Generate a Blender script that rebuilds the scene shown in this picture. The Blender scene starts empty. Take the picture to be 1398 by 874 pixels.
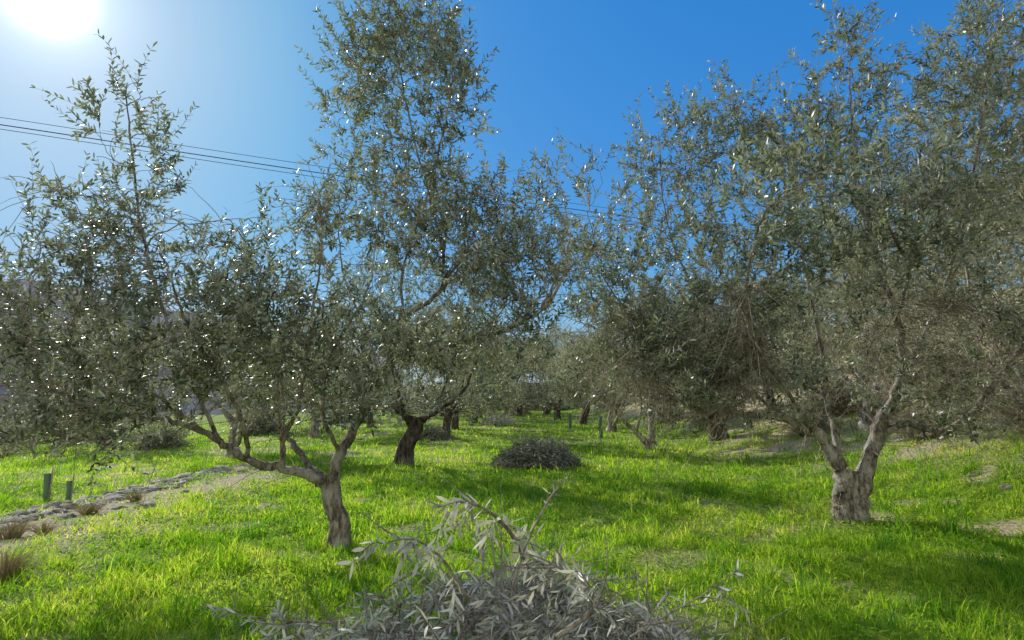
import bpy, math, random
import numpy as np
from mathutils import Vector
rng = np.random.default_rng(11)
R = math.radians
C = bpy.context.scene.collection
F = 777.0; PITCH = R(8.27); CAMZ = 1.6
SUN_EL = R(30.3); SUN_AZ = R(-42)
sun_dir = np.array([math.sin(SUN_AZ)*math.cos(SUN_EL), math.cos(SUN_AZ)*math.cos(SUN_EL), math.sin(SUN_EL)])

# ---------------------------------------------------------------- terrain
def sst(t):
    t = np.clip(t, 0, 1); return t*t*(3-2*t)
def wob(x, y, s=1.0, ph=0.0):
    x = x*s; y = y*s
    return (np.sin(1.3*x+1.9*np.sin(.7*y+ph)+ph)+np.sin(1.7*y-1.4*np.sin(.9*x+2*ph)+2.3*ph)
            + .6*np.sin(2.9*x+2.3*y+1.2*np.sin(1.9*y+ph)+3*ph)+.5*np.sin(4.3*y-3.1*x+ph*5))/3.1
def H(x, y):
    x = np.asarray(x, float); y = np.asarray(y, float)
    near = np.exp(-(np.hypot(x, y)/60.)**2)
    h = .035*wob(x, y, .9, 1.)*near + .02*wob(x, y, 2.3, 4.)*near
    s = np.maximum(0, x-5.8)
    r = .42*s*s/(s+2.5)
    h = h + 24*(1-np.exp(-r/24))
    h = h - .30*sst((-7.15-x)/.7)
    l = np.maximum(0, -13-x)
    h = h - 7*(1-np.exp(-l*.06/7.*(1)))
    h = h + .012*np.maximum(0, np.minimum(y, 120)-14)
    return h
def at(px, py, Y):
    up = (437-py)/F; xx = (px-699)/F
    dy = math.cos(PITCH)-up*math.sin(PITCH); dz = math.sin(PITCH)+up*math.cos(PITCH)
    k = Y/dy
    return np.array([xx*k, Y, CAMZ+dz*k])
def gp(px, py):
    for Y in np.arange(1.5, 120, .05):
        p = at(px, py, Y)
        if p[2] <= float(H(p[0], p[1])): return np.array([p[0], p[1], float(H(p[0], p[1]))])
    return at(px, py, 120)
def bare(x, y):
    q = 1-.35*sst((x+4.5)/1.5)*(1-sst((x-5)/2))
    b = sst((wob(x, y, .75, 2.2)-.42)/.4)*.65*q
    path = np.exp(-((x+6.0+.35*np.sin(y*.9))/.8)**2)*sst((y-4.)/1.5)*sst((16-y)/4)*(.95+.35*wob(x, y, 2.2, 3.))
    b2 = sst((wob(x, y, 1.9, 6.1)-.3)/.4)*.65*q
    edge = np.exp(-((x+7.1)/.6)**2)*sst((17-y)/3)
    return np.clip(np.maximum.reduce([b, path, b2, edge]), 0, 1)
def dry(x, y):
    return np.clip(sst((x-6.6)/4)*.85+.5*sst((wob(x, y, .5, 8.)-.05)/.6)+.4*bare(x, y)+.55*np.exp(-((x+5.2)/1.6)**2)*sst((14-y)/4), 0, 1)

# ---------------------------------------------------------------- mesh helpers
class MB:
    def __init__(s): s.V = []; s.Q = []; s.T = []; s.A = []; s.n = 0
    def add(s, V, Q=None, T=None, a=None):
        V = np.asarray(V, float).reshape(-1, 3)
        if Q is not None and len(Q): s.Q.append(np.asarray(Q).reshape(-1, 4)+s.n)
        if T is not None and len(T): s.T.append(np.asarray(T).reshape(-1, 3)+s.n)
        s.V.append(V); s.A.append(np.zeros(len(V)) if a is None else np.broadcast_to(np.asarray(a, float).reshape(-1), (len(V),)))
        s.n += len(V)
    def build(s, name, mat, parent=None, origin=None, loc=None):
        V = np.concatenate(s.V) if s.V else np.zeros((0, 3))
        if origin is not None: V = V-np.asarray(origin)
        Q = np.concatenate(s.Q) if s.Q else np.zeros((0, 4), int)
        T = np.concatenate(s.T) if s.T else np.zeros((0, 3), int)
        me = bpy.data.meshes.new(name)
        me.vertices.add(len(V)); me.vertices.foreach_set('co', V.astype(np.float32).ravel())
        li = np.concatenate([Q.ravel(), T.ravel()]).astype(np.int32)
        ls = np.concatenate([np.arange(len(Q))*4, len(Q)*4+np.arange(len(T))*3]).astype(np.int32)
        me.loops.add(len(li)); me.loops.foreach_set('vertex_index', li)
        me.polygons.add(len(ls)); me.polygons.foreach_set('loop_start', ls)
        me.update(calc_edges=True)
        at_ = me.attributes.new('v', 'FLOAT', 'POINT'); at_.data.foreach_set('value', np.concatenate(s.A).astype(np.float32))
        me.materials.append(mat)
        o = bpy.data.objects.new(name, me); C.objects.link(o)
        if parent is not None: o.parent = parent
        if loc is not None: o.location = loc
        return o
def nz(v):
    return v/np.maximum(np.linalg.norm(v, axis=-1, keepdims=True), 1e-9)
def tubes(mb, P, rad, n=3, flute=0., cap=False):
    P = np.asarray(P, float)
    if P.ndim == 2: P = P[None]
    S, k, _ = P.shape
    if S == 0: return
    rad = np.broadcast_to(np.asarray(rad, float), (S, k))
    t = nz(np.gradient(P, axis=1))
    m = nz(P[:, -1]-P[:, 0])
    ref = np.where(np.abs(m[:, 2:3]) < .75, np.array([[0, 0, 1.]]), np.array([[1., .2, 0]]))[:, None, :]
    u = nz(np.cross(t, np.broadcast_to(ref, t.shape))); v = np.cross(t, u)
    a = np.arange(n)*2*np.pi/n
    rr = rad[:, :, None]*np.ones(n)
    if flute:
        s_ = np.linspace(0, 1, k)[None, :, None]*np.ones((S, 1, 1))
        ph = rng.uniform(0, 6, 4)
        rr = rr*(1+flute*np.sin(3*a+ph[0]+4*s_)+flute*.7*np.sin(5*a+ph[1]-6*s_)+flute*.6*np.sin(2*a+9*s_+ph[2]) + flute*.35*rng.normal(size=(S, k, n)))
    V = P[:, :, None, :]+rr[..., None]*(np.cos(a)[None, None, :, None]*u[:, :, None, :]+np.sin(a)[None, None, :, None]*v[:, :, None, :])
    i = np.arange(S)[:, None, None]*k*n; j = np.arange(k-1)[None, :, None]*n; q = np.arange(n)[None, None, :]; q2 = (q+1) % n
    Q = np.stack([i+j+q, i+j+q2, i+j+n+q2, i+j+n+q], -1).reshape(-1, 4)
    T = None
    base = S*k*n
    V = V.reshape(-1, 3)
    if cap:
        cen = np.concatenate([P[:, 0], P[:, -1]]); V = np.concatenate([V, cen]); T = []
        for s in range(S):
            for q_ in range(n):
                T.append([base+s, s*k*n+(q_+1) % n, s*k*n+q_]); T.append([base+S+s, s*k*n+(k-1)*n+q_, s*k*n+(k-1)*n+(q_+1) % n])
        T = np.array(T)
    mb.add(V, Q, T, a=rng.random())
def leaves(mb, P, D, N, L, W, bend=.1):
    """one six point lanceolate leaf per row"""
    D = nz(D); N = nz(N-(N*D).sum(-1, keepdims=True)*D); B = np.cross(D, N)
    L = np.asarray(L).reshape(-1, 1)*np.ones((len(P), 1)); W = np.asarray(W).reshape(-1, 1)*np.ones((len(P), 1))
    v = np.stack([P, P+D*L*.32+B*W*.48+N*L*.03, P+D*L*.32-B*W*.48+N*L*.03,
                  P+D*L*.7+B*W*.42-N*L*bend*.4, P+D*L*.7-B*W*.42-N*L*bend*.4, P+D*L-N*L*bend], 1)
    i = np.arange(len(P))[:, None]*6
    Q = i+np.array([[1, 3, 4, 2]]); T = np.concatenate([i+np.array([[0, 1, 2]]), i+np.array([[3, 5, 4]])])
    mb.add(v.reshape(-1, 3), Q, T, a=np.repeat(rng.random(len(P)), 6))
def shoot_leaves(mb, paths, K, L, W, t0=.1, keep=.9, droop=0.):
    """decussate leaf pairs along the shoots"""
    S, k, _ = paths.shape
    if S == 0: return
    t = np.linspace(t0, .99, K)*(k-1); i0 = np.minimum(t.astype(int), k-2); f = (t-i0)[None, :, None]
    P = paths[:, i0]*(1-f)+paths[:, i0+1]*f
    T = nz(paths[:, i0+1]-paths[:, i0])
    ref = rng.normal(size=(S, 1, 3)); u = nz(np.cross(T, np.broadcast_to(ref, T.shape))); v = np.cross(T, u)
    even = (np.arange(K) % 2 == 0)[None, :, None]
    side = np.where(even, u, v)
    for sg in (-1, 1):
        D = nz(T*.75+sg*side*.8+rng.normal(size=T.shape)*.25+np.array([0, 0, -droop]))
        N = nz(T*.6-sg*side*.3+np.array([0, 0, .45])+rng.normal(size=T.shape)*.5)
        m = rng.random((S, K)) < keep
        n = int(m.sum())
        leaves(mb, P[m], D[m], N[m], L*rng.uniform(.65, 1.2, n), W*rng.uniform(.75, 1.25, n))
def crom(pts, per=5):
    pts = [np.asarray(p, float) for p in pts]; e = [2*pts[0]-pts[1]]+pts+[2*pts[-1]-pts[-2]]; out = []
    for i in range(1, len(e)-2):
        for j in range(per):
            t = j/per
            out.append(.5*((2*e[i])+(-e[i-1]+e[i+1])*t+(2*e[i-1]-5*e[i]+4*e[i+1]-e[i+2])*t*t+(-e[i-1]+3*e[i]-3*e[i+1]+e[i+2])*t**3))
    out.append(pts[-1]); return np.array(out)

# ---------------------------------------------------------------- materials
def newmat(name):
    m = bpy.data.materials.new(name); m.use_nodes = True; nt = m.node_tree; nt.nodes.clear()
    return m, nt, nt.nodes, nt.links
def ramp(N, stops):
    r = N.new('ShaderNodeValToRGB'); e = r.color_ramp.elements
    e[0].position, e[0].color = stops[0][0], (*stops[0][1], 1)
    e[1].position, e[1].color = stops[-1][0], (*stops[-1][1], 1)
    for p, c in stops[1:-1]:
        x = e.new(p); x.color = (*c, 1)
    return r
def leaf_mat(name, top, under, trans, tfac=.3, rough=.38, spec=.5):
    m, nt, N, L = newmat(name)
    at_ = N.new('ShaderNodeAttribute'); at_.attribute_name = 'v'
    rt = ramp(N, top); ru = ramp(N, under)
    L.new(at_.outputs['Fac'], rt.inputs[0]); L.new(at_.outputs['Fac'], ru.inputs[0])
    g = N.new('ShaderNodeNewGeometry'); mx = N.new('ShaderNodeMixRGB')
    L.new(g.outputs['Backfacing'], mx.inputs[0]); L.new(rt.outputs[0], mx.inputs[1]); L.new(ru.outputs[0], mx.inputs[2])
    b = N.new('ShaderNodeBsdfPrincipled'); b.inputs['Roughness'].default_value = rough; b.inputs['Specular IOR Level'].default_value = spec
    L.new(mx.outputs[0], b.inputs['Base Color'])
    t = N.new('ShaderNodeBsdfTranslucent'); rtr = ramp(N, trans); L.new(at_.outputs['Fac'], rtr.inputs[0]); L.new(rtr.outputs[0], t.inputs[0])
    ms = N.new('ShaderNodeMixShader'); ms.inputs[0].default_value = tfac
    L.new(b.outputs[0], ms.inputs[1]); L.new(t.outputs[0], ms.inputs[2])
    o = N.new('ShaderNodeOutputMaterial'); L.new(ms.outputs[0], o.inputs[0]); return m
M_leaf = leaf_mat('olive_leaf', [(0, (.022, .036, .016)), (.55, (.05, .07, .035)), (.78, (.16, .185, .125)), (1, (.38, .40, .33))],
                  [(0, (.27, .30, .26)), (1, (.60, .62, .57))], [(0, (.13, .18, .06)), (1, (.40, .44, .19))], .31, .38, .6)
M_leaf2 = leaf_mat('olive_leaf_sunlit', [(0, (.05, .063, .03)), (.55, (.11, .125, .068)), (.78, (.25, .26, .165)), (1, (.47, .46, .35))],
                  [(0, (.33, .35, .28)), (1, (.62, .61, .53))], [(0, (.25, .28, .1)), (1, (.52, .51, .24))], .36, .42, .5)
M_cut = leaf_mat('cut_olive_leaf', [(0, (.24, .245, .17)), (.4, (.44, .44, .34)), (1, (.68, .67, .55))],
                 [(0, (.56, .56, .47)), (1, (.84, .83, .73))], [(0, (.4, .4, .25)), (1, (.64, .62, .42))], .32, .45, .4)
M_heap = leaf_mat('wilted_leaf', [(0, (.045, .055, .035)), (.5, (.09, .105, .07)), (1, (.2, .21, .15))],
                 [(0, (.18, .2, .155)), (1, (.34, .35, .29))], [(0, (.09, .11, .05)), (1, (.2, .21, .11))], .22, .5, .4)
M_grass = leaf_mat('grass_blade', [(0, (.05, .14, .012)), (.45, (.19, .32, .018)), (.75, (.38, .46, .03)), (.9, (.58, .54, .15)), (1, (.68, .59, .34))],
                   [(0, (.07, .18, .015)), (1, (.37, .46, .05))], [(0, (.15, .42, .012)), (.5, (.56, .84, .025)), (1, (.95, .92, .16))], .54, .6, .25)
M_weed = leaf_mat('weed_leaf', [(0, (.045, .13, .012)), (1, (.22, .36, .03))],
                  [(0, (.06, .16, .02)), (1, (.22, .36, .03))], [(0, (.16, .42, .01)), (1, (.52, .76, .03))], .5, .75, .15)
M_scrub = leaf_mat('scrub_leaf', [(0, (.15, .13, .08)), (.5, (.27, .23, .145)), (1, (.47, .41, .28))],
                  [(0, (.3, .27, .19)), (1, (.48, .44, .34))], [(0, (.3, .26, .13)), (1, (.5, .43, .24))], .35, .5, .3)
M_tuft = leaf_mat('dry_straw', [(0, (.3, .25, .15)), (1, (.62, .53, .34))], [(0, (.3, .25, .15)), (1, (.62, .53, .34))], [(0, (.44, .37, .18)), (1, (.64, .56, .32))], .4, .6, .2)
def bark_mat(name, c0, c1, c2, sc=14):
    m, nt, N, L = newmat(name)
    tc = N.new('ShaderNodeTexCoord'); mp = N.new('ShaderNodeMapping'); mp.inputs['Scale'].default_value = (1, 1, .35); L.new(tc.outputs['Object'], mp.inputs[0])
    n1 = N.new('ShaderNodeTexNoise'); n1.inputs['Scale'].default_value = sc; n1.inputs['Detail'].default_value = 9; n1.inputs['Roughness'].default_value = .75; L.new(mp.outputs[0], n1.inputs[0])
    n2 = N.new('ShaderNodeTexNoise'); n2.inputs['Scale'].default_value = 3.5; n2.inputs['Detail'].default_value = 4; L.new(tc.outputs['Object'], n2.inputs[0])
    r1 = ramp(N, [(.38, c0), (.6, c1)]); L.new(n1.outputs[0], r1.inputs[0])
    r2 = ramp(N, [(.5, (0, 0, 0)), (.62, (1, 1, 1))]); L.new(n2.outputs[0], r2.inputs[0])
    mx = N.new('ShaderNodeMixRGB'); L.new(r2.outputs[0], mx.inputs[0]); L.new(r1.outputs[0], mx.inputs[1]); mx.inputs[2].default_value = (*c2, 1)
    mul = N.new('ShaderNodeMixRGB'); mul.blend_type = 'MULTIPLY'; mul.inputs[0].default_value = .75; L.new(mx.outputs[0], mul.inputs[1])
    r3 = ramp(N, [(.35, (.25, .24, .22)), (.58, (1, 1, 1))]); L.new(n1.outputs[0], r3.inputs[0]); L.new(r3.outputs[0], mul.inputs[2])
    b = N.new('ShaderNodeBsdfPrincipled'); b.inputs['Roughness'].default_value = .9; b.inputs['Specular IOR Level'].default_value = .2; L.new(mul.outputs[0], b.inputs['Base Color'])
    bp = N.new('ShaderNodeBump'); bp.inputs['Strength'].default_value = 1.; bp.inputs['Distance'].default_value = .06; L.new(n1.outputs[0], bp.inputs['Height']); L.new(bp.outputs[0], b.inputs['Normal'])
    o = N.new('ShaderNodeOutputMaterial'); L.new(b.outputs[0], o.inputs[0]); return m
M_bark = bark_mat('olive_bark', (.13, .11, .085), (.48, .43, .35), (.56, .53, .46), 18)
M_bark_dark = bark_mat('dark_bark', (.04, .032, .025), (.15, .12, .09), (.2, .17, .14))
M_twig = bark_mat('twig_bark', (.38, .31, .22), (.68, .59, .45), (.72, .65, .53), 30)
M_cutwood = bark_mat('cut_branch_bark', (.38, .31, .23), (.68, .6, .49), (.72, .66, .57), 30)
M_stone = bark_mat('pale_stone', (.2, .175, .14), (.46, .42, .35), (.56, .52, .46), 8)
M_pole = bark_mat('weathered_pole', (.35, .33, .3), (.55, .53, .5), (.6, .58, .55), 5)
def plain(name, col, rough=.6):
    m, nt, N, L = newmat(name)
    n = N.new('ShaderNodeTexNoise'); n.inputs['Scale'].default_value = 9
    r = ramp(N, [(.3, tuple(c*.7 for c in col)), (.7, col)]); L.new(n.outputs[0], r.inputs[0])
    b = N.new('ShaderNodeBsdfPrincipled'); b.inputs['Roughness'].default_value = rough; L.new(r.outputs[0], b.inputs['Base Color'])
    o = N.new('ShaderNodeOutputMaterial'); L.new(b.outputs[0], o.inputs[0]); return m
M_guard = plain('green_plastic', (.11, .2, .12)); M_wire = plain('cable_black', (.02, .02, .025)); M_metal = plain('galvanised_steel', (.3, .3, .3), .4)
def ground_mat():
    m, nt, N, L = newmat('meadow_ground')
    at_ = N.new('ShaderNodeAttribute'); at_.attribute_name = 'v'
    tc = N.new('ShaderNodeTexCoord')
    n1 = N.new('ShaderNodeTexNoise'); n1.inputs['Scale'].default_value = 3.; n1.inputs['Detail'].default_value = 9; n1.inputs['Roughness'].default_value = .75; L.new(tc.outputs['Object'], n1.inputs[0])
    n2 = N.new('ShaderNodeTexNoise'); n2.inputs['Scale'].default_value = 22.; n2.inputs['Detail'].default_value = 6; n2.inputs['Roughness'].default_value = .7; L.new(tc.outputs['Object'], n2.inputs[0])
    g = ramp(N, [(.3, (.06, .10, .016)), (.5, (.15, .23, .022)), (.7, (.32, .36, .05))]); L.new(n1.outputs[0], g.inputs[0])
    s = ramp(N, [(.3, (.2, .155, .1)), (.5, (.42, .345, .235)), (.72, (.62, .54, .41))]); L.new(n2.outputs[0], s.inputs[0])
    ad = N.new('ShaderNodeMath'); ad.operation = 'MULTIPLY_ADD'; L.new(n2.outputs[0], ad.inputs[0]); ad.inputs[1].default_value = .9; L.new(at_.outputs['Fac'], ad.inputs[2])
    mr = ramp(N, [(.62, (0, 0, 0)), (1., (1, 1, 1))]); L.new(ad.outputs[0], mr.inputs[0])
    mx = N.new('ShaderNodeMixRGB'); L.new(mr.outputs[0], mx.inputs[0]); L.new(g.outputs[0], mx.inputs[1]); L.new(s.outputs[0], mx.inputs[2])
    b = N.new('ShaderNodeBsdfPrincipled'); b.inputs['Roughness'].default_value = .95; b.inputs['Specular IOR Level'].default_value = .1; L.new(mx.outputs[0], b.inputs['Base Color'])
    bp = N.new('ShaderNodeBump'); bp.inputs['Strength'].default_value = .8; bp.inputs['Distance'].default_value = .05; L.new(n2.outputs[0], bp.inputs['Height']); L.new(bp.outputs[0], b.inputs['Normal'])
    o = N.new('ShaderNodeOutputMaterial'); L.new(b.outputs[0], o.inputs[0]); return m
M_ground = ground_mat()
def hill_mat():
    m, nt, N, L = newmat('hazy_hillside')
    tc = N.new('ShaderNodeTexCoord')
    n1 = N.new('ShaderNodeTexNoise'); n1.inputs['Scale'].default_value = .06; n1.inputs['Detail'].default_value = 10; n1.inputs['Roughness'].default_value = .75; L.new(tc.outputs['Object'], n1.inputs[0])
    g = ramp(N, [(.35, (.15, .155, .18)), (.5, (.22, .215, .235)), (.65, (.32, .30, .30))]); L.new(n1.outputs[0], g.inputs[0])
    b = N.new('ShaderNodeBsdfPrincipled'); b.inputs['Roughness'].default_value = 1; b.inputs['Specular IOR Level'].default_value = 0; L.new(g.outputs[0], b.inputs['Base Color'])
    o = N.new('ShaderNodeOutputMaterial'); L.new(b.outputs[0], o.inputs[0]); return m
M_hill = hill_mat()

def tag(o, label=None, cat=None, group=None, kind=None):
    for k, v in (('label', label), ('category', cat), ('group', group), ('kind', kind)):
        if v: o[k] = v
    return o
def empty(name, loc, label, cat, group=None):
    o = bpy.data.objects.new(name, None); C.objects.link(o); o.location = [float(v) for v in loc]; o.empty_display_size = .3
    return tag(o, label, cat, group)

# ---------------------------------------------------------------- ground, hills
def axis(n, lim):
    t = np.linspace(-1, 1, n); return np.sinh(t*5.2)/np.sinh(5.2)*lim
xs = axis(321, 700.); ys = axis(321, 900.)+6
X, Y = np.meshgrid(xs, ys); Z = H(X, Y)
far = np.hypot(X, Y)
g = MB(); nx = len(xs); ny = len(ys)
i, j = np.meshgrid(np.arange(nx-1), np.arange(ny-1)); b0 = (j*nx+i).ravel()
g.add(np.stack([X, Y, Z], -1), np.stack([b0, b0+1, b0+1+nx, b0+nx], -1), a=np.maximum(bare(X, Y)*(far < 60), dry(X, Y)*.75).ravel())
tag(g.build('ground', M_ground), kind='structure')
def ridge(name, az0, az1, dist, hfun, n=160, m=10, depth=120):
    mb = MB(); A = np.linspace(az0, az1, n); V = []
    for q in range(m):
        f = q/(m-1)
        for a in A:
            hh = hfun(a)*math.sin(f*math.pi*.5)
            d = dist+depth*f
            V.append([d*math.sin(a), d*math.cos(a), -8+hh+1.5*math.sin(a*90+q*2)*f])
    Q = [[q*n+k, q*n+k+1, (q+1)*n+k+1, (q+1)*n+k] for q in range(m-1) for k in range(n-1)]
    mb.add(V, Q); return tag(mb.build(name, M_hill), kind='structure')
ridge('hills', R(-80), R(30), 260, lambda a: 20+60*float(sst((-a-R(12))/R(22)))+5*math.sin(a*14)+2.5*math.sin(a*37+1), depth=200)

# ---------------------------------------------------------------- trees
def attach(tg, nP, nD, bias=.6):
    out = []
    for s in range(0, len(tg), 400):
        d = tg[s:s+400, None, :]-nP[None]; L = np.linalg.norm(d, axis=-1)
        c = (d*nD[None]).sum(-1)/np.maximum(L, 1e-6)
        dn = np.maximum(0, nP[None, :, 2]-tg[s:s+400, None, 2])
        out.append(np.argmin(L*(1+bias*(1-c))+dn*.8, axis=1))
    return np.concatenate(out)
def bez(P0, D0, P2, k, j=.018):
    d = np.linalg.norm(P2-P0, axis=-1, keepdims=True)
    P1 = P0+D0*d*.38+np.array([0, 0, .04])*d+rng.normal(size=P0.shape)*d*.07
    t = np.linspace(0, 1, k)[None, :, None]
    P = (1-t)**2*P0[:, None]+2*t*(1-t)*P1[:, None]+t*t*P2[:, None]
    P[:, 1:-1] += rng.normal(size=P[:, 1:-1].shape)*j*np.minimum(d, 1.)[:, None]
    return P
def nodes_of(P):
    D = nz(np.gradient(P, axis=1)); return P[:, 1:].reshape(-1, 3), D[:, 1:].reshape(-1, 3)
def grow(root, base, trunk, limbs, blobs, n1, n2, n3, leafL, leafW, K, sh_per=3, shL=.42, bark=None, leafmat=None, flute=.08, sides=14, up=.6, nb=0, nbz=3.2):
    bark = bark or M_bark; leafmat = leafmat or M_leaf
    pts, r0, r1 = trunk
    P = crom(pts, 8); k = len(P); s = np.linspace(0, 1, k)
    r = r0+(r1-r0)*s; r = r*(1+.45*np.exp(-s*9))
    mb = MB(); tubes(mb, P, r, sides, flute); tr = mb.build('trunk', bark, root, base)
    nP = [P[k//2:]]; nD = [nz(np.gradient(P, axis=0))[k//2:]]
    for pts, r0, r1 in limbs:
        P = crom(pts, 7); k = len(P); s = np.linspace(0, 1, k)
        P[1:] += rng.normal(size=(k-1, 3))*(.006+.06*r0)
        mb = MB(); tubes(mb, P, (r0+(r1-r0)*s**.7)*(1+.09*np.sin(s*37+r0*99)), max(6, sides-4), flute*.9); mb.build('limb', bark, tr, base)
        nP.append(P[2:]); nD.append(nz(np.gradient(P, axis=0))[2:])
    nP = np.concatenate(nP); nD = np.concatenate(nD)
    w = np.array([b[2]*(b[1][0]*b[1][1]*b[1][2])**(.67) for b in blobs]); w /= w.sum()
    def sample(n, pw=.45):
        bi = rng.choice(len(blobs), n, p=w); c = np.array([blobs[q][0] for q in bi]); rr = np.array([blobs[q][1] for q in bi])
        return c+nz(rng.normal(size=(n, 3)))*(rng.random((n, 1))**pw)*rr
    tw = MB(); lf = MB()
    for n, k, ra, rb, pw in ((n1, 12, .017, .006, .9), (n2, 8, .009, .0035, .6)):
        tg = sample(n, pw); ix = attach(tg, nP, nD)
        P = bez(nP[ix], nD[ix], tg, k)
        d = np.linalg.norm(P[:, -1]-P[:, 0], axis=-1)[:, None]
        sc = np.clip(d/1.4, .5, 1.1)
        tubes(tw, P, (ra+(rb-ra)*np.linspace(0, 1, k))[None]*sc, 5)
        a, b = nodes_of(P); nP = np.concatenate([nP, a]); nD = np.concatenate([nD, b])
    tg = sample(n3, .4); ix = attach(tg, nP, nD, .4)
    P = bez(nP[ix], nD[ix], tg, 6, .03)
    tubes(tw, P, np.linspace(.005, .0022, 6), 3)
    shoot_leaves(lf, P, max(4, K//2), leafL, leafW, .5, .65)
    end = P[:, -1]; ed = nz(P[:, -1]-P[:, -2])
    for q in range(sh_per):
        st = P[:, -1] if q == 0 else P[:, 4-(q % 2)]*(1)+0
        D = nz(ed*.7+np.array([0, 0, up])+rng.normal(size=ed.shape)*(.3 if q == 0 else .6))
        Ls = shL*rng.uniform(.5, 1.35, (len(D), 1))
        t = np.linspace(0, 1, 5)[None, :, None]
        bd = rng.normal(size=D.shape)*.18+np.array([0, 0, .05])
        S = st[:, None]+D[:, None]*Ls[:, None]*t+bd[:, None]*Ls[:, None]*t*t
        tubes(tw, S, np.linspace(.0028, .0011, 5), 3)
        shoot_leaves(lf, S, K, leafL, leafW, .08, .85)
    if nb:
        m_ = np.where(nP[:, 2]-base[2] < nbz)[0]; ix = rng.choice(m_, nb)
        out_ = nP[ix]-base; out_[:, 2] = 0
        D = nz(nz(out_)*.6+rng.normal(size=(nb, 3))*.6+np.array([0, 0, .1])); Ls = rng.uniform(.3, 1., (nb, 1)); t = np.linspace(0, 1, 7)[None, :, None]
        S = nP[ix][:, None]+D[:, None]*Ls[:, None]*t+np.array([0, 0, -.35])*Ls[:, None]*t*t+rng.normal(size=(nb, 7, 3))*.012*t
        tubes(tw, S, np.linspace(.005, .0014, 7), 3)
    tw.build('branches', M_twig if bark is M_bark else bark, root, base)
    lf.build('crown', leafmat, root, base)
def B(px, py, Y, rx, rz, w=1., ry=None):
    rx *= 1.14; rz *= 1.12
    c = at(px, py, Y); return (c, (rx/F*Y, ry or max(.55, rx/F*Y*.95), rz/F*Y), w)

# --- left foreground olive
b0 = gp(460, 748); Y0 = b0[1]
t = empty('olive_tree', b0, 'olive tree with slim pale trunk forking low in the left foreground', 'olive tree')
d = lambda px, py, dy: at(px, py, Y0+dy)
tb = b0.copy(); tb[2] -= .12
trunk = ([tb, d(464, 715, 0), d(456, 690, 0), d(452, 662, 0), d(450, 648, 0)], .115, .10)
limbs = [([d(452, 672, 0), d(462, 625, 0), d(488, 578, .1), d(520, 525, .2), d(536, 470, .3), d(548, 438, .3), d(585, 410, .4), d(604, 385, .5), d(606, 330, .6)], .078, .02),
         ([d(536, 480, .3), d(565, 492, .1), d(600, 478, -.1), d(650, 462, -.3), d(700, 448, -.5), d(738, 425, -.6)], .04, .012),
         ([d(452, 668, 0), d(425, 650, -.1), d(385, 640, -.2), d(340, 628, -.4), d(300, 602, -.6), d(245, 578, -.8), d(180, 568, -1.), d(95, 545, -1.2)], .074, .015),
         ([d(440, 655, 0), d(412, 622, .2), d(388, 590, .4), d(360, 560, .7), d(335, 510, 1.), d(300, 450, 1.2)], .046, .012),
         ([d(385, 640, -.2), d(388, 600, -.3), d(405, 560, -.5), d(418, 500, -.7), d(428, 420, -.8), d(440, 330, -.8)], .036, .009),
         ([d(606, 350, .6), d(590, 280, .6), d(565, 190, .7), d(545, 90, .7), d(530, 20, .7)], .022, .007),
         ([d(548, 440, .3), d(552, 360, 0), d(585, 260, -.2), d(610, 160, -.3), d(620, 90, -.3)], .02, .006),
         ([d(300, 602, -.6), d(262, 520, -.8), d(225, 430, -.8), d(195, 320, -.7), d(178, 190, -.7), d(172, 120, -.7)], .026, .007),
         ([d(340, 628, -.4), d(330, 570, -.9), d(290, 500, -1.2), d(250, 430, -1.5), d(230, 370, -1.6)], .028, .009),
         ([d(290, 598, -.6), d(220, 545, -1.0), d(140, 500, -1.1), d(60, 470, -1.2)], .026, .009),
         ([d(462, 620, 0), d(440, 560, -.4), d(455, 480, -.6), d(500, 400, -.7), d(515, 320, -.7)], .028, .008),
         ([d(488, 578, .1), d(505, 520, -.3), d(560, 470, -.6), d(600, 420, -.8)], .024, .008),
         ([d(520, 525, .2), d(500, 450, .6), d(470, 380, .9), d(460, 300, 1.)], .024, .007)]
YB = Y0
blobs = [B(175, 200, YB-.7, 54, 92, .6, .5), B(95, 340, YB-.9, 75, 95, .55), B(205, 340, YB-.6, 75, 90, .65), B(100, 470, YB-1, 100, 85, .75), B(45, 560, YB-1.1, 60, 50, .6), B(20, 420, YB-1, 50, 70, .5), B(110, 600, YB-1, 110, 32, .45),
         B(320, 345, YB-.3, 60, 75, .55), B(300, 450, YB-1., 110, 80, .8), B(210, 540, YB-1, 110, 45, .6), B(445, 300, YB, 60, 100, .55), B(410, 430, YB-.6, 90, 85, .75), B(380, 520, YB-.2, 110, 50, .5), B(450, 555, YB-.6, 90, 40, .3),
         B(500, 110, YB+.6, 58, 105, .8), B(600, 140, YB-.1, 65, 105, .8), B(555, 50, YB+.4, 80, 60, .8), B(560, 280, YB+.3, 90, 110, .7), B(650, 330, YB+.2, 80, 80, .8), B(720, 290, YB+.1, 55, 60, .45),
         B(700, 390, YB-.4, 75, 70, .8), B(500, 500, YB-.4, 80, 50, .45), B(650, 470, YB-.2, 110, 50, .65), B(770, 350, YB+.2, 50, 70, .45)]
grow(t, b0, trunk, limbs, blobs, 140, 520, 980, .084, .022, 10, 3, .37, nb=900, nbz=4.2)

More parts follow.
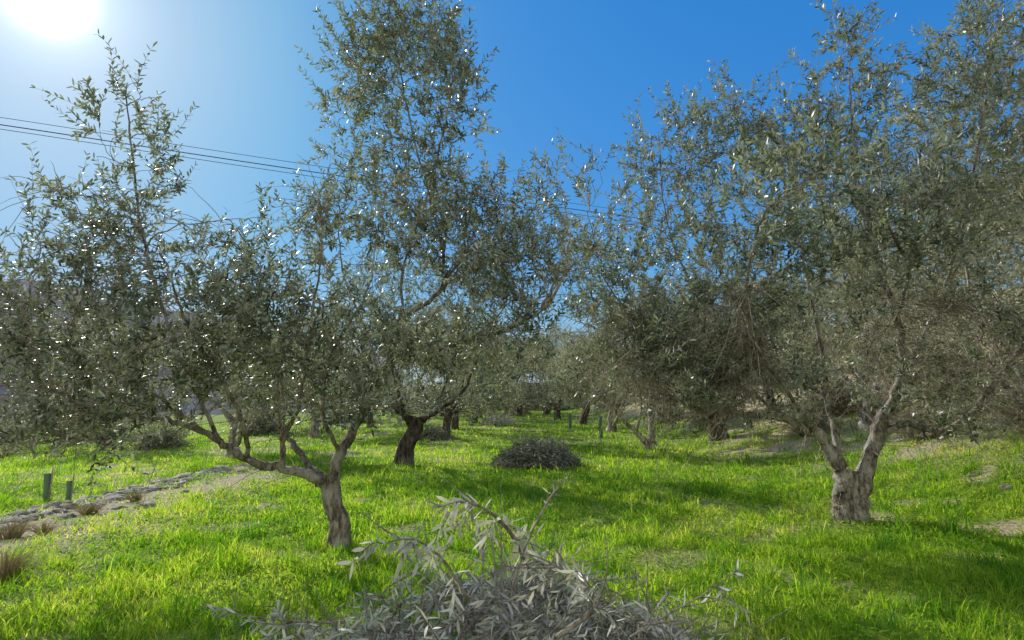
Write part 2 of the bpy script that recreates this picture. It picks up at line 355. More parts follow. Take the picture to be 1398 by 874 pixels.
# --- right foreground olive
b0 = gp(1160, 712); Y0 = b0[1]
t = empty('olive_tree', b0, 'olive tree with stout pale split trunk in the right foreground, dark leafy crown above', 'olive tree')
d = lambda px, py, dy: at(px, py, Y0+dy)
tb = b0.copy(); tb[2] -= .12
trunk = ([tb, d(1160, 695, 0), d(1160, 668, 0), d(1162, 642, 0)], .215, .18)
limbs = [([b0+[-.07, -.06, .0], d(1150, 680, -.05), d(1146, 640, 0), d(1118, 598, -.1), d(1080, 574, -.3), d(1025, 566, -.5), d(975, 562, -.6), d(915, 545, -.7)], .15, .018),
         ([d(1150, 655, 0), d(1142, 600, .2), d(1128, 540, .3), d(1118, 460, .3), d(1100, 370, .2), d(1075, 270, .2), d(1060, 190, .2)], .07, .01),
         ([b0+[.09, -.05, .0], d(1172, 675, -.05), d(1190, 618, 0), d(1205, 570, 0), d(1232, 510, -.2), d(1222, 430, -.4), d(1190, 330, -.6), d(1165, 200, -.7), d(1158, 90, -.7)], .15, .007),
         ([d(1198, 592, 0), d(1240, 580, -.1), d(1285, 588, -.3), d(1330, 560, -.5), d(1365, 515, -.7), d(1405, 465, -.8)], .05, .028),
         ([d(1205, 570, 0), d(1255, 545, .3), d(1310, 530, .5), d(1370, 490, .7), d(1420, 440, .7)], .04, .012),
         ([d(1230, 520, -.2), d(1270, 440, .2), d(1310, 350, .4), d(1335, 230, .5), d(1345, 90, .5)], .04, .008),
         ([d(1270, 440, .2), d(1300, 360, -.5), d(1325, 260, -1.1), d(1345, 150, -1.5), d(1350, 60, -1.5)], .028, .007),
         ([d(1118, 598, -.1), d(1070, 530, -.9), d(1030, 460, -1.5), d(1020, 380, -2.), d(1040, 300, -2.3)], .036, .009),
         ([d(1128, 545, .3), d(1060, 490, .7), d(990, 440, .9), d(930, 360, 1.), d(905, 270, 1.), d(900, 180, 1.)], .032, .007),
         ([d(1222, 440, -.4), d(1240, 370, -1.2), d(1210, 300, -1.8), d(1200, 220, -2.2)], .026, .007),
         ([d(1080, 574, -.3), d(1000, 520, -.4), d(900, 460, -.2), d(830, 390, 0), d(805, 300, 0)], .03, .005)]
blobs = [B(915, 235, Y0+.7, 58, 90, .85), B(870, 330, Y0+.5, 70, 80, .8), B(1000, 190, Y0+.6, 62, 90, .85), B(1075, 220, Y0, 80, 100, .85), B(1155, 110, Y0-.6, 66, 100, .8, .6), B(1095, 190, Y0-.2, 55, 60, .5),
         B(1180, 290, Y0-1, 90, 90, .8), B(1010, 340, Y0-1.6, 90, 95, .75), B(1120, 380, Y0-1.2, 110, 80, .75), B(1100, 250, Y0-2.8, 85, 75, 1.1), B(1260, 280, Y0-1.8, 85, 100, .8), B(1330, 120, Y0+.4, 75, 120, .8), B(1240, 190, Y0-.4, 60, 80, .4), B(1350, 80, Y0-1.5, 75, 95, .9),
         B(1320, 290, Y0-.2, 90, 110, .6), B(1290, 410, Y0-.9, 100, 80, .5), B(1370, 440, Y0-1, 60, 80, .4), B(955, 460, Y0-.5, 100, 70, .8), B(850, 430, Y0, 75, 80, .8), B(1060, 490, Y0-.6, 100, 50, .55), B(1000, 555, Y0-.6, 90, 30, .4), B(1090, 560, Y0-.8, 60, 35, .35),
         B(890, 520, Y0-.5, 110, 42, .7), B(1230, 500, Y0-.6, 110, 50, .35), B(1300, 560, Y0-.4, 90, 35, .2), B(805, 370, Y0, 45, 70, .5), B(800, 240, Y0, 32, 65, .3)]
grow(t, b0, trunk, limbs, blobs, 150, 620, 1120, .086, .0228, 10, 3, .37, flute=.12, nb=2000, nbz=3.0)

def generic(root, base, hgt, rad, trunk_r, n=(40, 160, 520), leafL=.075, leafW=.018, K=10, bark=None, leafmat=None, lean=(0, 0), fork=.9, nl=5, th0=0., low=1.2, nb=0):
    base = np.asarray(base, float)
    top = base+np.array([lean[0], lean[1], fork])
    trunk = ([base-np.array([0, 0, .15]), base+np.array([lean[0]*.2, lean[1]*.2, fork*.35]), base+np.array([lean[0]*.8, lean[1]*.8, fork*.7]), top], trunk_r, trunk_r*.8)
    limbs = []; blobs = []
    for q in range(nl):
        a = th0+q*2*math.pi/nl+rng.uniform(-.3, .3); rr = rad*rng.uniform(.5, .75); hh = hgt*rng.uniform(.6, .85)
        dv = np.array([math.cos(a), math.sin(a), 0])
        s = base+np.array([lean[0]*.8, lean[1]*.8, fork*rng.uniform(.72, .9)])
        e = np.array([base[0], base[1], base[2]])+dv*rr+np.array([0, 0, hh])
        limbs.append(([s, s+dv*rr*.3+np.array([0, 0, .3]), s+dv*rr*.65+np.array([0, 0, (hh-fork)*.45]), e], trunk_r*.42, .012))
        blobs.append((e+np.array([0, 0, -.2]), (rad*.42, rad*.42, hgt*.22), 1.))
        dv2 = np.array([math.cos(a+.5), math.sin(a+.5), 0])
        blobs.append((base+dv2*rad*.72+np.array([0, 0, low+rng.uniform(.2, .8)]), (rad*.38, rad*.38, hgt*.16), .9))
        blobs.append((base+dv2*rad*.3+np.array([0, 0, hgt*rng.uniform(.55, .95)]), (rad*.3, rad*.3, hgt*.18), .8))
    grow(root, base, trunk, limbs, blobs, *n, leafL, leafW, K, 3, .42, bark, leafmat, .1, 12, nb=nb)
def gz(x, y): return np.array([x, y, float(H(x, y))])
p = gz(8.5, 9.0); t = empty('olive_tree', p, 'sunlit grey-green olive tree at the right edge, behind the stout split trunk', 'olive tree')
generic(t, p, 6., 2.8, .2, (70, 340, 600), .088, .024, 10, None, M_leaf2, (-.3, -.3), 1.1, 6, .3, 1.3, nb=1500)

# --- midground prototypes
GR = 'olive trees in the rows behind the foreground pair'
p1 = gp(550, 634); protoA = empty('olive_tree', p1, 'olive tree with thick dark leaning trunk standing just behind the left foreground tree', 'olive tree', GR)
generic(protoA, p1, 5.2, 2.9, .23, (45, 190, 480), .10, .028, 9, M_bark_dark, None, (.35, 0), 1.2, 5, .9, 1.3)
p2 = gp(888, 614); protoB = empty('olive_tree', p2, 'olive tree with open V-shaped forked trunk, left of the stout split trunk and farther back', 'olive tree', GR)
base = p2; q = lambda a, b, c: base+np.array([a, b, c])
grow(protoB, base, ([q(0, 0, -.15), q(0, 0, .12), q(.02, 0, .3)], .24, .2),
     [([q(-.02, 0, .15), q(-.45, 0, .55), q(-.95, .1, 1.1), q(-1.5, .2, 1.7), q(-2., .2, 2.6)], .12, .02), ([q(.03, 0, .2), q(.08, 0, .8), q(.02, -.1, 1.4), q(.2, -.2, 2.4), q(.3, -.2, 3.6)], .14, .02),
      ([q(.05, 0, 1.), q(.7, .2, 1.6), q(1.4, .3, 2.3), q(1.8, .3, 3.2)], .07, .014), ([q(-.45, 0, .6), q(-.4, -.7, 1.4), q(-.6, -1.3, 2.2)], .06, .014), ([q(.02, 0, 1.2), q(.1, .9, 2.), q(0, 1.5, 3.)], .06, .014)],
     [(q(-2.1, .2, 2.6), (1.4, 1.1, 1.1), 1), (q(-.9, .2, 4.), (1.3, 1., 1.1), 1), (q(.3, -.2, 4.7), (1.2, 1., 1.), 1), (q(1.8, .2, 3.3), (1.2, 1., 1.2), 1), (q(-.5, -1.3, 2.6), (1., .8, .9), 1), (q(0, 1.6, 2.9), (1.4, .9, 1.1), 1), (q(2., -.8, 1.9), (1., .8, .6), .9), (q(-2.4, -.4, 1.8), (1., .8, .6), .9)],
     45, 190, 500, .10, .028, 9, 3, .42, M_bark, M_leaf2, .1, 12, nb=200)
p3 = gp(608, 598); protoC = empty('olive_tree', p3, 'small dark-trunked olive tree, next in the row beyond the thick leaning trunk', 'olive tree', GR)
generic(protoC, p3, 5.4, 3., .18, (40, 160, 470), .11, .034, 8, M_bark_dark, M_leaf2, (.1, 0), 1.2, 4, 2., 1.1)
def copy_tree(root, loc, rz, sc=1., label=None, group=GR):
    r = root.copy(); C.objects.link(r); r.location = [float(v) for v in loc]; r.rotation_euler = (0, 0, rz); r.scale = (sc, sc, sc)
    r['label'] = label; r['group'] = group
    for ch in list(root.children):
        c = ch.copy(); C.objects.link(c); c.parent = r
        for g_ in list(ch.children):
            e = g_.copy(); C.objects.link(e); e.parent = c
    return r
spec = [(protoC, -3.0, 30.5, 1.1, 1., 'olive tree seen between the small dark trunk and the central grass lane'),
        (protoB, 4.9, 28.5, 2.0, 1.1, 'sunlit olive tree directly behind the V-shaped trunk, right side of the grass lane'),
        (protoB, -9.6, 20., 2.4, 1.05, 'grey olive tree beyond the stone edging, its crown behind the left foreground tree'),
        (protoB, 9.6, 15.5, 4., 1.15, 'sunlit olive tree on the slope behind the stout split trunk')]
for o, x, y, rz, sc, lb in spec: copy_tree(o, gz(x, y), rz, sc, lb)
FARL = 'distant olive tree in the far rows of the grove'
k = 0
for x, y in [(-2.6, 38), (-2.4, 46), (4.0, 36), (3.6, 44), (-9.6, 29), (-9.2, 38), (-19, 27), (-16, 38), (-27, 34), (10.5, 23), (10.5, 32), (11, 42), (17, 19), (17.5, 28), (18, 39), (.8, 51), (-2.2, 56), (3.6, 55), (.6, 63), (-9, 50), (-18, 52), (25, 26), (26, 40), (-34, 48), (-5.8, 62), (8.5, 55), (7.6, 21)]:
    xx = x+rng.uniform(-.4, .4); yy = y+rng.uniform(-.6, .6)
    copy_tree([protoC, protoB, protoA][k % 3], gz(xx, yy), rng.uniform(0, 6.3), rng.uniform(.95, 1.2)*(1.15 if y > 43 else 1), FARL, 'distant olive trees in the far rows'); k += 1

# ---------------------------------------------------------------- scrub bushes
def bush(loc, r, h, label, n=260, leaf=(.09, .03), mat=None, group=None, name='bush'):
    root = empty(name, loc, label, 'bush', group); loc = np.asarray(loc, float)
    tg = nz(rng.normal(size=(n, 3))*[1, 1, .9]); tg[:, 2] = np.abs(tg[:, 2]); tg = tg*rng.uniform(.55, 1.15, (n, 1))*np.array([r, r, h])
    st = rng.normal(size=(n, 3))*[r*.15, r*.15, 0]
    t_ = np.linspace(0, 1, 6)[None, :, None]
    P = loc+st[:, None]*(1-t_)+tg[:, None]*t_+rng.normal(size=(n, 1, 3))*.06*t_*(1-t_)
    s = MB(); tubes(s, P, np.linspace(.01, .003, 6), 3); s.build('stems', M_twig, root, loc)
    l = MB(); shoot_leaves(l, P, 14, leaf[0], leaf[1], .3, .8); l.build('foliage', mat or M_scrub, root, loc)
    return root
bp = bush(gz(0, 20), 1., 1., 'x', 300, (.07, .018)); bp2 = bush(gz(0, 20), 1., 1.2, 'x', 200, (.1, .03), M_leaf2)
BL = 'dry brown scrub bush on the slope behind the right-hand olive trees'
first = {}
for q, (x, y, s, kind) in enumerate([(9.5, 13, 1.0, 0), (11.5, 11.5, 1.5, 0), (12, 16, 1.8, 0), (14.5, 22, 2., 0), (10.5, 18.5, 1.3, 0), (13.5, 27, 2., 0), (8.7, 25, 1.3, 0), (15, 35, 2.4, 0), (20, 33, 2.6, 0), (22, 22, 2., 0), (9, 50, 2.2, 0), (13, 55, 2.8, 0), (10.5, 9.3, 1.1, 0), (20, 50, 3, 0), (14.5, 14, 1.8, 0), (17, 17, 2, 0), (8.2, 30, 1.2, 0), (10.2, 11, 1.1, 0), (13, 13, 1.5, 0), (8.8, 17, .9, 0),
                                     (-14.5, 24, 1.3, 1), (-22, 24, 1.6, 1), (-14, 32, 1.8, 1), (-24, 34, 2.2, 1), (-6.5, 52, 2.2, 1), (-13, 45, 2.4, 1), (-32, 36, 2.4, 1), (1, 75, 4, 1), (-6, 72, 4, 1), (8, 70, 4, 1), (-1, 70, 3.6, 1), (4.5, 72, 4, 1)]):
    lab, grp = (BL, 'dry scrub bushes on the right slope') if kind == 0 else ('grey-brown bush among the trees beyond the stone edging and at the lane end', 'grey bushes beyond the grove')
    src = bp if kind == 0 else bp2
    if kind not in first:
        first[kind] = 1; src.location = gz(x, y); src.scale = (s, s, s*.9); src['label'] = lab; src['group'] = grp
    else: copy_tree(src, gz(x, y), rng.uniform(0, 6), s, lab, grp)

# ---------------------------------------------------------------- heaps of prunings
def heap(loc, r, ry, h, label, n, leaf, K=12, mat=None):
    root = empty('brush_pile', loc, label, 'brush pile'); loc = np.asarray(loc, float)
    a = rng.uniform(0, 2*math.pi, n); q = np.sqrt(rng.random(n)); top = (1-q**2.6)*rng.uniform(.2, 1, n)*h*(1+.22*np.sin(3*a+1)+.12*np.sin(7*a))
    c = np.stack([np.cos(a)*q*r*.9, np.sin(a)*q*ry*.9, top*.85+.03], -1)
    dr = nz(rng.normal(size=(n, 3))*[1, 1, .4]); Ls = rng.uniform(.25, .85, (n, 1))
    t_ = np.linspace(-.5, .5, 6)[None, :, None]
    P = c[:, None]+dr[:, None]*Ls[:, None]*t_+np.array([0, 0, -.4])*(t_**2)*Ls[:, None]
    P[..., 2] = np.maximum(P[..., 2], .02); P = P+loc
    s = MB(); tubes(s, P, np.linspace(.007, .002, 6), 4); s.build('branches', M_cutwood, root, loc)
    l = MB(); shoot_leaves(l, P, K, leaf[0], leaf[1], .02, .95); l.build('leaves', mat or M_heap, root, loc)
p = gp(733, 640); heap(p+[0, .6, 0], 1.2, .9, .72, 'dark ragged heap of olive prunings on the grass lane between the rows', 560, (.085, .022), 12)
p = gp(681, 581); heap(p, 1.1, .9, .75, 'small pale heap of prunings farther up the grass lane', 220, (.1, .032), 10, M_cut)
p = gp(592, 600); heap(p, .9, .9, .6, 'flat grey heap of prunings behind the thick dark leaning trunk', 180, (.1, .03), 10)
p = gp(705, 566); heap(p, 1.6, .9, .7, 'reddish-brown heap of prunings at the far end of the grass lane', 180, (.11, .035), 8, M_scrub)

# foreground pile: each cut branch is its own thing
PC = np.array([-.02, 3.05]); PR = (1.36, 1.12, .52)
def dome(x, y):
    q = ((x-PC[0])/PR[0])**2+((y-PC[1])/PR[1])**2
    return PR[2]*max(0., 1-q)**.75*(1+.2*math.sin(3.1*x+2.2)+.14*math.sin(7*x+5*y))
def cut_branch(path, r0, nside, label, group=None, leaf=(.07, .0122), K=9, sl=.28, droop=.35, leafy=.35, bare_n=11):
    P = crom(path, 5); k = len(P); o = P[0].copy()
    root = empty('cut_branch', o, label, 'cut branch', group)
    st = MB(); s = np.linspace(0, 1, k); tubes(st, P, r0+(.0022-r0)*s**.8, 7, .05, cap=True)
    D = nz(np.gradient(P, axis=0))
    def sides(m, Lm, dr):
        ix = rng.integers(int(k*.15), k, m); f = rng.normal(size=(m, 3)); side = nz(f-(f*D[ix]).sum(-1, keepdims=True)*D[ix])
        dv = nz(D[ix]*.9+side*.75+np.array([0, 0, .12])); Ls = Lm*rng.uniform(.45, 1.3, (m, 1))
        t_ = np.linspace(0, 1, 6)[None, :, None]
        S = P[ix][:, None]+dv[:, None]*Ls[:, None]*t_+np.array([0, 0, -dr])*(t_**2)*Ls[:, None]+rng.normal(size=(m, 1, 3))*.06*t_**2
        S[..., 2] = np.maximum(S[..., 2], .03); return S
    S = sides(nside, sl, droop)
    tubes(st, S, np.linspace(.0034, .0014, 6), 4)
    if bare_n: tubes(st, sides(bare_n, sl*1.5, .1), np.linspace(.0042, .0014, 6), 4)
    st.build('stem', M_cutwood, root, o)
    lf = MB(); shoot_leaves(lf, S, K, leaf[0], leaf[1], .12, .9, .25)
    tip = P[int(k*(1-leafy)):][None]; shoot_leaves(lf, tip, K, leaf[0], leaf[1], .05, .95, .25)
    lf.build('leaves', M_cut, root, o)
d3 = at
cut_branch([d3(735, 810, 2.7), d3(705, 740, 2.6), d3(672, 702, 2.5), d3(635, 685, 2.4), d3(600, 692, 2.35)], .013, 6, 'arching pale cut branch curving up and left over the top of the foreground pile', sl=.1, leafy=.45, droop=.9, bare_n=2, leaf=(.08, .015))
cut_branch([d3(640, 820, 2.6), d3(605, 765, 2.5), d3(565, 737, 2.4), d3(520, 742, 2.3)], .007, 5, 'cut branch with hanging leaves jutting from the left shoulder of the foreground pile', sl=.1, leafy=.5, droop=.9, bare_n=1, leaf=(.08, .015))
cut_branch([d3(700, 800, 2.4), d3(720, 740, 2.35), d3(745, 690, 2.3), d3(770, 655, 2.3)], .005, 1, 'bare thin twig pointing up out of the middle of the foreground pile', sl=.05, K=2, leafy=.2, bare_n=2, leaf=(.035, .008))
cut_branch([d3(860, 870, 2.6), d3(910, 840, 2.6), d3(960, 812, 2.6), d3(1005, 780, 2.6)], .005, 3, 'thin cut twig reaching up to the right from the right flank of the foreground pile', sl=.08, leafy=.1, K=4, bare_n=5)
cut_branch([d3(470, 850, 3.), d3(400, 848, 3.0), d3(345, 842, 3.), d3(295, 832, 3.)], .007, 5, 'dark cut branch lying out to the left of the foreground pile', sl=.12, leafy=.3, bare_n=3)
cut_branch([d3(760, 870, 2.2), d3(815, 825, 2.2), d3(790, 790, 2.3), d3(735, 765, 2.4)], .012, 8, 'thick curved cut branch on the crest of the foreground pile', sl=.18, leafy=.3)
PG = 'cut olive branches heaped in the foreground pile'
for q in range(80):
    a = rng.uniform(0, 2*math.pi); rr = math.sqrt(rng.random())*.93
    x = PC[0]+math.cos(a)*rr*PR[0]; y = PC[1]+math.sin(a)*rr*PR[1]
    a2 = math.atan2(y-PC[1], x-PC[0])+rng.normal()*1.2; Lb = rng.uniform(.4, .95)
    pts = []
    lift = rng.uniform(-.18, .08)
    for f in (-.55, -.2, .15, .5):
        xx = x+math.cos(a2)*Lb*f; yy = y+math.sin(a2)*Lb*f
        pts.append(np.array([xx, yy, max(.05, dome(xx, yy)+lift+.06*rng.normal()+(.06 if f > .4 else 0)+float(H(xx, yy)))]))
    cut_branch(pts, rng.uniform(.004, .011), 13, 'silvery leafy cut olive branch tangled in the foreground pile', PG)
for q in range(12):   # long twigs splaying out of the foot of the pile over the grass
    a = rng.choice([0., math.pi])+rng.normal()*.5; r_ = rng.uniform(.7, .88); Lb = rng.uniform(.3, .55)
    x = PC[0]+math.cos(a)*r_*PR[0]; y = PC[1]+math.sin(a)*r_*PR[1]; gz0 = float(H(x, y))
    pts = [np.array([x+math.cos(a)*Lb*f-math.sin(a)*.1*f*f, y+math.sin(a)*Lb*f+.08*f, gz0+.08+.14*math.sin(f*2.6+.3)]) for f in (-.4, 0, .4, .85)]
    cut_branch(pts, rng.uniform(.004, .007), 5, 'long thin leafy cut branch splayed over the grass at the foot of the foreground pile', 'cut branches splayed around the foreground pile', sl=.16, bare_n=5)

# ---------------------------------------------------------------- stone edging, guards, power line
def rock(mb, c, s, rz):
    n, m = 9, 5; V = []
    for j in range(m):
        f = j/(m-1); w = [.82, 1., 1.02, .9, .6][j]
        for i_ in range(n):
            a = i_*2*math.pi/n; rr = w*(1+.2*rng.normal())
            ca, sa = np.sign(math.cos(a))*abs(math.cos(a))**.7*rr, np.sign(math.sin(a))*abs(math.sin(a))**.7*rr
            X_, Y_ = ca*s[0], sa*s[1]
            V.append([c[0]+X_*math.cos(rz)-Y_*math.sin(rz), c[1]+X_*math.sin(rz)+Y_*math.cos(rz), c[2]+s[2]*(f+.09*rng.normal())])
    V.append([c[0], c[1], c[2]+s[2]*1.02])
    Q = [[j*n+i_, j*n+(i_+1) % n, (j+1)*n+(i_+1) % n, (j+1)*n+i_] for j in range(m-1) for i_ in range(n)]
    T = [[(m-1)*n+i_, (m-1)*n+(i_+1) % n, m*n] for i_ in range(n)]
    mb.add(V, Q, T)
w = MB()
for q in range(250):
    y = 4.8+9.8*rng.random()**.95; x = -7.0+rng.normal()*.36+.15*math.sin(y*.8); z = float(H(x, y)); s = rng.uniform(.03, .14)
    rock(w, (x, y, z-.05), (s*rng.uniform(.8, 1.3), s*rng.uniform(.9, 1.7), .05+s*rng.uniform(.25, .5)), rng.uniform(0, 3))
for q in range(23):
    y = 5+q*.42; rock(w, (-7.3+.15*math.sin(y*.8), y, float(H(-6.8, y))-.38), (.2, .26, .34), rng.normal()*.3)
o = w.build('dry_stone_wall', M_stone, None, (-7.15, 10, 0), (-7.15, 10, 0)); tag(o, 'low tumbled row of rough stones edging the terrace on the left', 'stone wall')
for q, (px, py, s) in enumerate([(140, 765, .06), (215, 742, .05), (75, 765, .08), (1010, 668, .09), (860, 668, .07), (1375, 668, .12), (1330, 650, .1), (300, 700, .06)]):
    p = gp(px, py); m = MB(); rock(m, (0, 0, -.03), (s, s*.75, s*.6), rng.uniform(0, 3))
    tag(m.build('stone', M_stone, None, None, p), ['flat pale stone in thin grass well left of the left olive trunk', 'small stone in the thin grass left of the left olive trunk', 'largest loose stone on the bare earth by the stone edging',
        'pale stone in the grass left of the stout split trunk', 'small stone in the grass in front of the V-shaped trunk', 'pale stone in dry grass at the right edge, the nearer of two', 'pale stone in dry grass near the right edge, the farther of two', 'tiny stone in the grass halfway to the stone edging'][q], 'stone')
def guard(px, py, h, r, label):
    p = gp(px, py); root = empty('tree_guard', p, label, 'tree guard', None)
    m = MB(); n = 12; zz = np.linspace(-.02, h, 7)
    P = np.stack([.01*np.sin(zz*9), np.zeros(7), zz], -1); tubes(m, P, r, n, .04); m.build('tube', M_guard, root)
    m = MB(); P = np.stack([np.full(4, r+.018), np.zeros(4), np.linspace(-.1, h+.12, 4)], -1); tubes(m, P, .012, 6, cap=True); m.build('stake', M_cutwood, root)
guard(62, 682, .5, .06, 'green tube tree guard beyond the stone edging, the taller one on the far left')
guard(92, 686, .4, .045, 'green tube tree guard beyond the stone edging, just right of the taller one')
guard(778, 586, .8, .08, 'green tube tree guard standing on the grass lane near its far end')
guard(757, 574, .6, .08, 'smaller looking green tube tree guard, farthest up the grass lane')
guard(820, 598, .9, .07, 'green tube tree guard left of the V-shaped trunk')
pp = at(1165, 400, 33.); pb = gz(pp[0], 33.); ptop = at(1165, 338, 33.)[2]
root = empty('utility_pole', pb, 'pale utility pole on the slope, glimpsed through the crown of the right foreground tree', 'utility pole')
m = MB(); tubes(m, [[0, 0, z] for z in (-.3, 2, 5, ptop-pb[2]+.4)], [.17, .15, .13, .11], 12, cap=True); m.build('pole', M_pole, root)
dirw = nz(at(1165, 338, 33.)-at(0, 168, 16.)); perp = nz(np.array([-dirw[1], dirw[0], 0]))
m = MB(); hz = ptop-pb[2]
tubes(m, [perp*-.9+[0, 0, hz], [0, 0, hz+.001], perp*.9+[0, 0, hz]], .06, 6, cap=True); m.build('crossarm', M_metal, root)
for s in (-.8, 0., .8):
    m = MB(); c_ = perp*s; tubes(m, [c_+[0, 0, hz+.05], c_+[0, 0, hz+.13], c_+[0, 0, hz+.14], c_+[0, 0, hz+.22]], [.03, .06, .035, .03], 8, cap=True); m.build('insulator', M_stone, root)
labs = ['thin black power line, topmost of the three crossing the sky at left', 'thick black power line, middle of the three crossing the sky at left', 'thin black power line, lowest of the three crossing the sky at left']
for q, (py0, s, rad) in enumerate([(160, -.8, .009), (170, 0., .016), (176, .8, .010)]):
    a = at(0, py0, 16.); e = np.array([pp[0], 33., ptop+.2])+perp*s
    a = a-(e-a)*.9
    t_ = np.linspace(0, 1, 40)[:, None]; P = a*(1-t_)+e*t_; P[:, 2] -= 1.9*(4*t_*(1-t_))[:, 0]*.35
    P[:, 2] += .35*1.9*4*.474*.526*np.interp(t_[:, 0], [0, .474, 1], [1, 1, 0])
    m = MB(); tubes(m, P, rad, 5); tag(m.build('power_line', M_wire, None, P[20], P[20]), labs[q], 'power line')

# ---------------------------------------------------------------- grass
gm = MB()
def blades(n, y0, y1, h0, w0):
    y = np.sqrt(rng.uniform(y0*y0, y1*y1, n)); x = rng.uniform(-1, 1, n)*(y*.98+1.2)
    d_ = bare(x, y); c1 = sst((wob(x, y, 2.6, .7)+.5)/1.); c2 = sst((wob(x, y, 5.1, 3.3)-.0)/.6); c3 = sst((wob(x, y, 9.3, 1.3)+.1)/.6)
    keep = rng.random(n) < (1-.92*d_)*(1-.55*sst((x-8)/5))*(.42+.26*c1+.32*c3)
    x = x[keep]; y = y[keep]; c1 = c1[keep]; c2 = c2[keep]; c3 = c3[keep]; n = len(x)
    clump = .3+.25*c1+.8*c2*c3+.35*c3*c1
    hh = h0*clump*rng.uniform(.4, 1.4, n)*(1-.5*bare(x, y)); wd = w0*rng.uniform(.6, 1.5, n)
    a = rng.uniform(0, 2*np.pi, n); ln = rng.uniform(.15, 1.1, n)*hh; la = rng.uniform(0, 2*np.pi, n)
    z = H(x, y)-.01; base = np.stack([x, y, z], -1)
    wv = np.stack([np.cos(a), np.sin(a), np.zeros(n)], -1)*wd[:, None]*.5
    lv = np.stack([np.cos(la)*ln, np.sin(la)*ln, np.zeros(n)], -1)
    up = np.stack([np.zeros(n), np.zeros(n), hh], -1)
    V = np.stack([base-wv, base+wv, base+up*.6+lv*.3+wv*.85, base+up*.6+lv*.3-wv*.85, base+up+lv], 1)
    i_ = np.arange(n)[:, None]*5
    v = np.clip(rng.normal(.42, .22, n)+.55*dry(x, y)*rng.random(n)+.24*wob(x, y, 1.1, 5.)+.18*wob(x, y, 3.3, 2.)-.32*c2, 0, 1)
    gm.add(V.reshape(-1, 3), i_+np.array([[0, 1, 2, 3]]), i_+np.array([[3, 2, 4]]), a=np.repeat(v, 5))
blades(135000, 2.4, 7, .16, .007)
blades(125000, 7, 12, .16, .0105)
blades(85000, 12, 20, .16, .017)
blades(60000, 20, 36, .16, .03)
blades(35000, 36, 70, .18, .055)
tag(gm.build('grass', M_grass), kind='stuff', label='bright green spring grass covering the grove floor', cat='grass')
wm = MB()
n = 75000; y = np.sqrt(rng.uniform(2.2**2, 14**2, n)); x = rng.uniform(-1, 1, n)*(y*.98+1)
k_ = rng.random(n) < sst((wob(x, y, 1.4, 9.)+.4)/.5)*(1-bare(x, y)); x = x[k_]; y = y[k_]; n = len(x)
P = np.stack([x, y, H(x, y)+rng.uniform(.01, .08, n)], -1); a = rng.uniform(0, 6.28, n)
leaves(wm, P, np.stack([np.cos(a), np.sin(a), rng.uniform(-.1, .7, n)], -1), np.array([0, 0, 1.])+rng.normal(size=(n, 3))*.3, rng.uniform(.03, .075, n), rng.uniform(.014, .032, n))
tag(wm.build('weeds', M_weed), kind='stuff', label='low broad-leaved weeds growing among the grass', cat='weeds')
def tussock(px, py, r, h, n, label):
    p = gp(px, py); m = MB(); a = rng.uniform(0, 6.28, n); t_ = np.linspace(0, 1, 5)[None, :, None]
    o = np.stack([np.cos(a), np.sin(a), np.zeros(n)], -1)*rng.random((n, 1)); Ls = rng.uniform(.4, 1, (n, 1))
    P = o[:, None]*(.35*r+.9*r*t_**1.5)+np.array([0, 0, h])*Ls[:, None]*(t_-.3*t_**3)
    for s_ in range(0, n, 10): tubes(m, P[s_:s_+10], np.linspace(.004, .001, 5), 3)
    tag(m.build('grass_tussock', M_tuft, None, None, p), label, 'tussock')
tussock(5, 795, .3, .4, 260, 'dry grass tussock at the left edge, nearest the camera')
tussock(122, 702, .28, .28, 200, 'dry grass tussock leaning against the near side of the stone edging')
tussock(15, 735, .28, .32, 200, 'dry grass tussock at the left edge beside the stone edging')
tussock(185, 685, .2, .24, 130, 'small dry grass tussock near the far end of the stone edging')
tussock(60, 730, .22, .22, 130, 'low straw tuft on the bare strip between two larger tussocks')

# ---------------------------------------------------------------- light, sky, camera
sd = bpy.data.lights.new('sun', 'SUN'); sd.energy = 5.; sd.angle = R(.5); sd.color = (1, .95, .86)
so = bpy.data.objects.new('sun', sd); C.objects.link(so); so.rotation_euler = Vector(sun_dir).to_track_quat('Z', 'Y').to_euler(); so.location = (-20, 20, 20)
wd = bpy.data.worlds.new('World'); bpy.context.scene.world = wd; wd.use_nodes = True
N = wd.node_tree.nodes; L = wd.node_tree.links; N.clear()
def mth(op, a, b=None, c=None):
    n = N.new('ShaderNodeMath'); n.operation = op
    for i_, v in enumerate((a, b, c)):
        if v is None: continue
        if isinstance(v, (int, float)): n.inputs[i_].default_value = v
        else: L.new(v, n.inputs[i_])
    return n.outputs[0]
sk = N.new('ShaderNodeTexSky'); sk.sky_type = 'NISHITA'; sk.sun_disc = False; sk.sun_elevation = SUN_EL; sk.sun_rotation = SUN_AZ
sk.air_density = 1.; sk.dust_density = .25; sk.ozone_density = 3.
sp = N.new('ShaderNodeSeparateColor'); sp.mode = 'HSV'; L.new(sk.outputs[0], sp.inputs[0])
V = mth('MULTIPLY', sp.outputs[2], .15)
V2 = mth('DIVIDE', mth('MULTIPLY', V, 1.02/.15), mth('ADD', V, .30))
S2 = mth('MAXIMUM', mth('MINIMUM', mth('MULTIPLY', sp.outputs[1], 1.36), .95), .34)
H2 = mth('MAXIMUM', mth('MULTIPLY_ADD', S2, .12, .500), .586)
cb = N.new('ShaderNodeCombineColor'); cb.mode = 'HSV'; L.new(H2, cb.inputs[0]); L.new(S2, cb.inputs[1]); L.new(V2, cb.inputs[2])
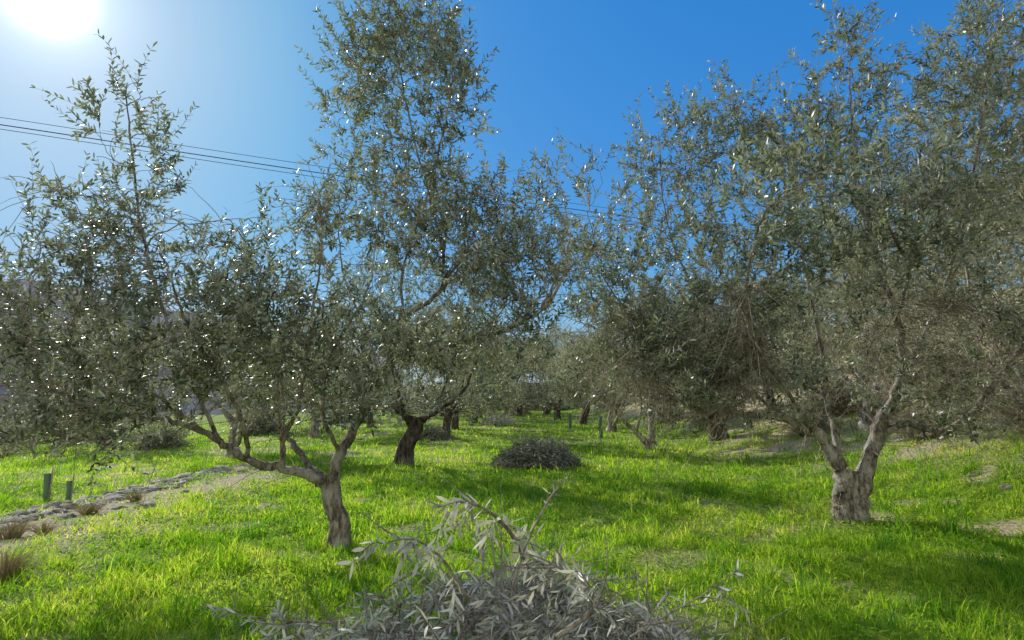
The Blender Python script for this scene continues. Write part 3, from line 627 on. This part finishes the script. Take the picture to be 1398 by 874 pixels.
tc = N.new('ShaderNodeTexCoord'); dt = N.new('ShaderNodeVectorMath'); dt.operation = 'DOT_PRODUCT'; L.new(tc.outputs['Generated'], dt.inputs[0]); dt.inputs[1].default_value = tuple(float(v) for v in sun_dir)
dd = mth('MAXIMUM', dt.outputs['Value'], 0.)
halo = mth('ADD', mth('ADD', mth('MULTIPLY', mth('POWER', dd, 3000.), 60.), mth('MULTIPLY', mth('POWER', dd, 350.), 2.6)), mth('MULTIPLY', mth('POWER', dd, 40.), .6))
# unseen bright white haze added behind the camera as fill for backlit foliage
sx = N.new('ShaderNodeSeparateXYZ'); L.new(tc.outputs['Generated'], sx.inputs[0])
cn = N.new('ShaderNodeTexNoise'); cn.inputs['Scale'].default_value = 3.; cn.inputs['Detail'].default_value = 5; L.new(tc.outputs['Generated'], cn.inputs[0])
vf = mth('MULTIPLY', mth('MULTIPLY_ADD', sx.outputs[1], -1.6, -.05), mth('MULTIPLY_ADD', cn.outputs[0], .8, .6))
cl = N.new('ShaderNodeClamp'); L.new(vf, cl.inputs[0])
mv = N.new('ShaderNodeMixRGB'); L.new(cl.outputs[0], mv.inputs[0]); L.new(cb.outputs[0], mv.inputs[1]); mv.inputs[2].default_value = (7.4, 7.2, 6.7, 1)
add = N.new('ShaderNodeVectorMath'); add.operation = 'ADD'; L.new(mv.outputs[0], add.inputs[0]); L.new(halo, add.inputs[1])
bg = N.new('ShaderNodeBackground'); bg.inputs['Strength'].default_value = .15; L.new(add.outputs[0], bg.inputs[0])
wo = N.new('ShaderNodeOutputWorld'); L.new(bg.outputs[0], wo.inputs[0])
cd = bpy.data.cameras.new('camera'); cd.sensor_width = 36; cd.lens = 36*F/1398; cd.clip_end = 3000; cd.clip_start = .05
co = bpy.data.objects.new('camera', cd); C.objects.link(co); co.location = (0, 0, CAMZ); co.rotation_euler = (R(90)+PITCH, 0, 0)
bpy.context.scene.camera = co
vs = bpy.context.scene.view_settings; vs.view_transform = 'Standard'; vs.look = 'None'; vs.exposure = 0
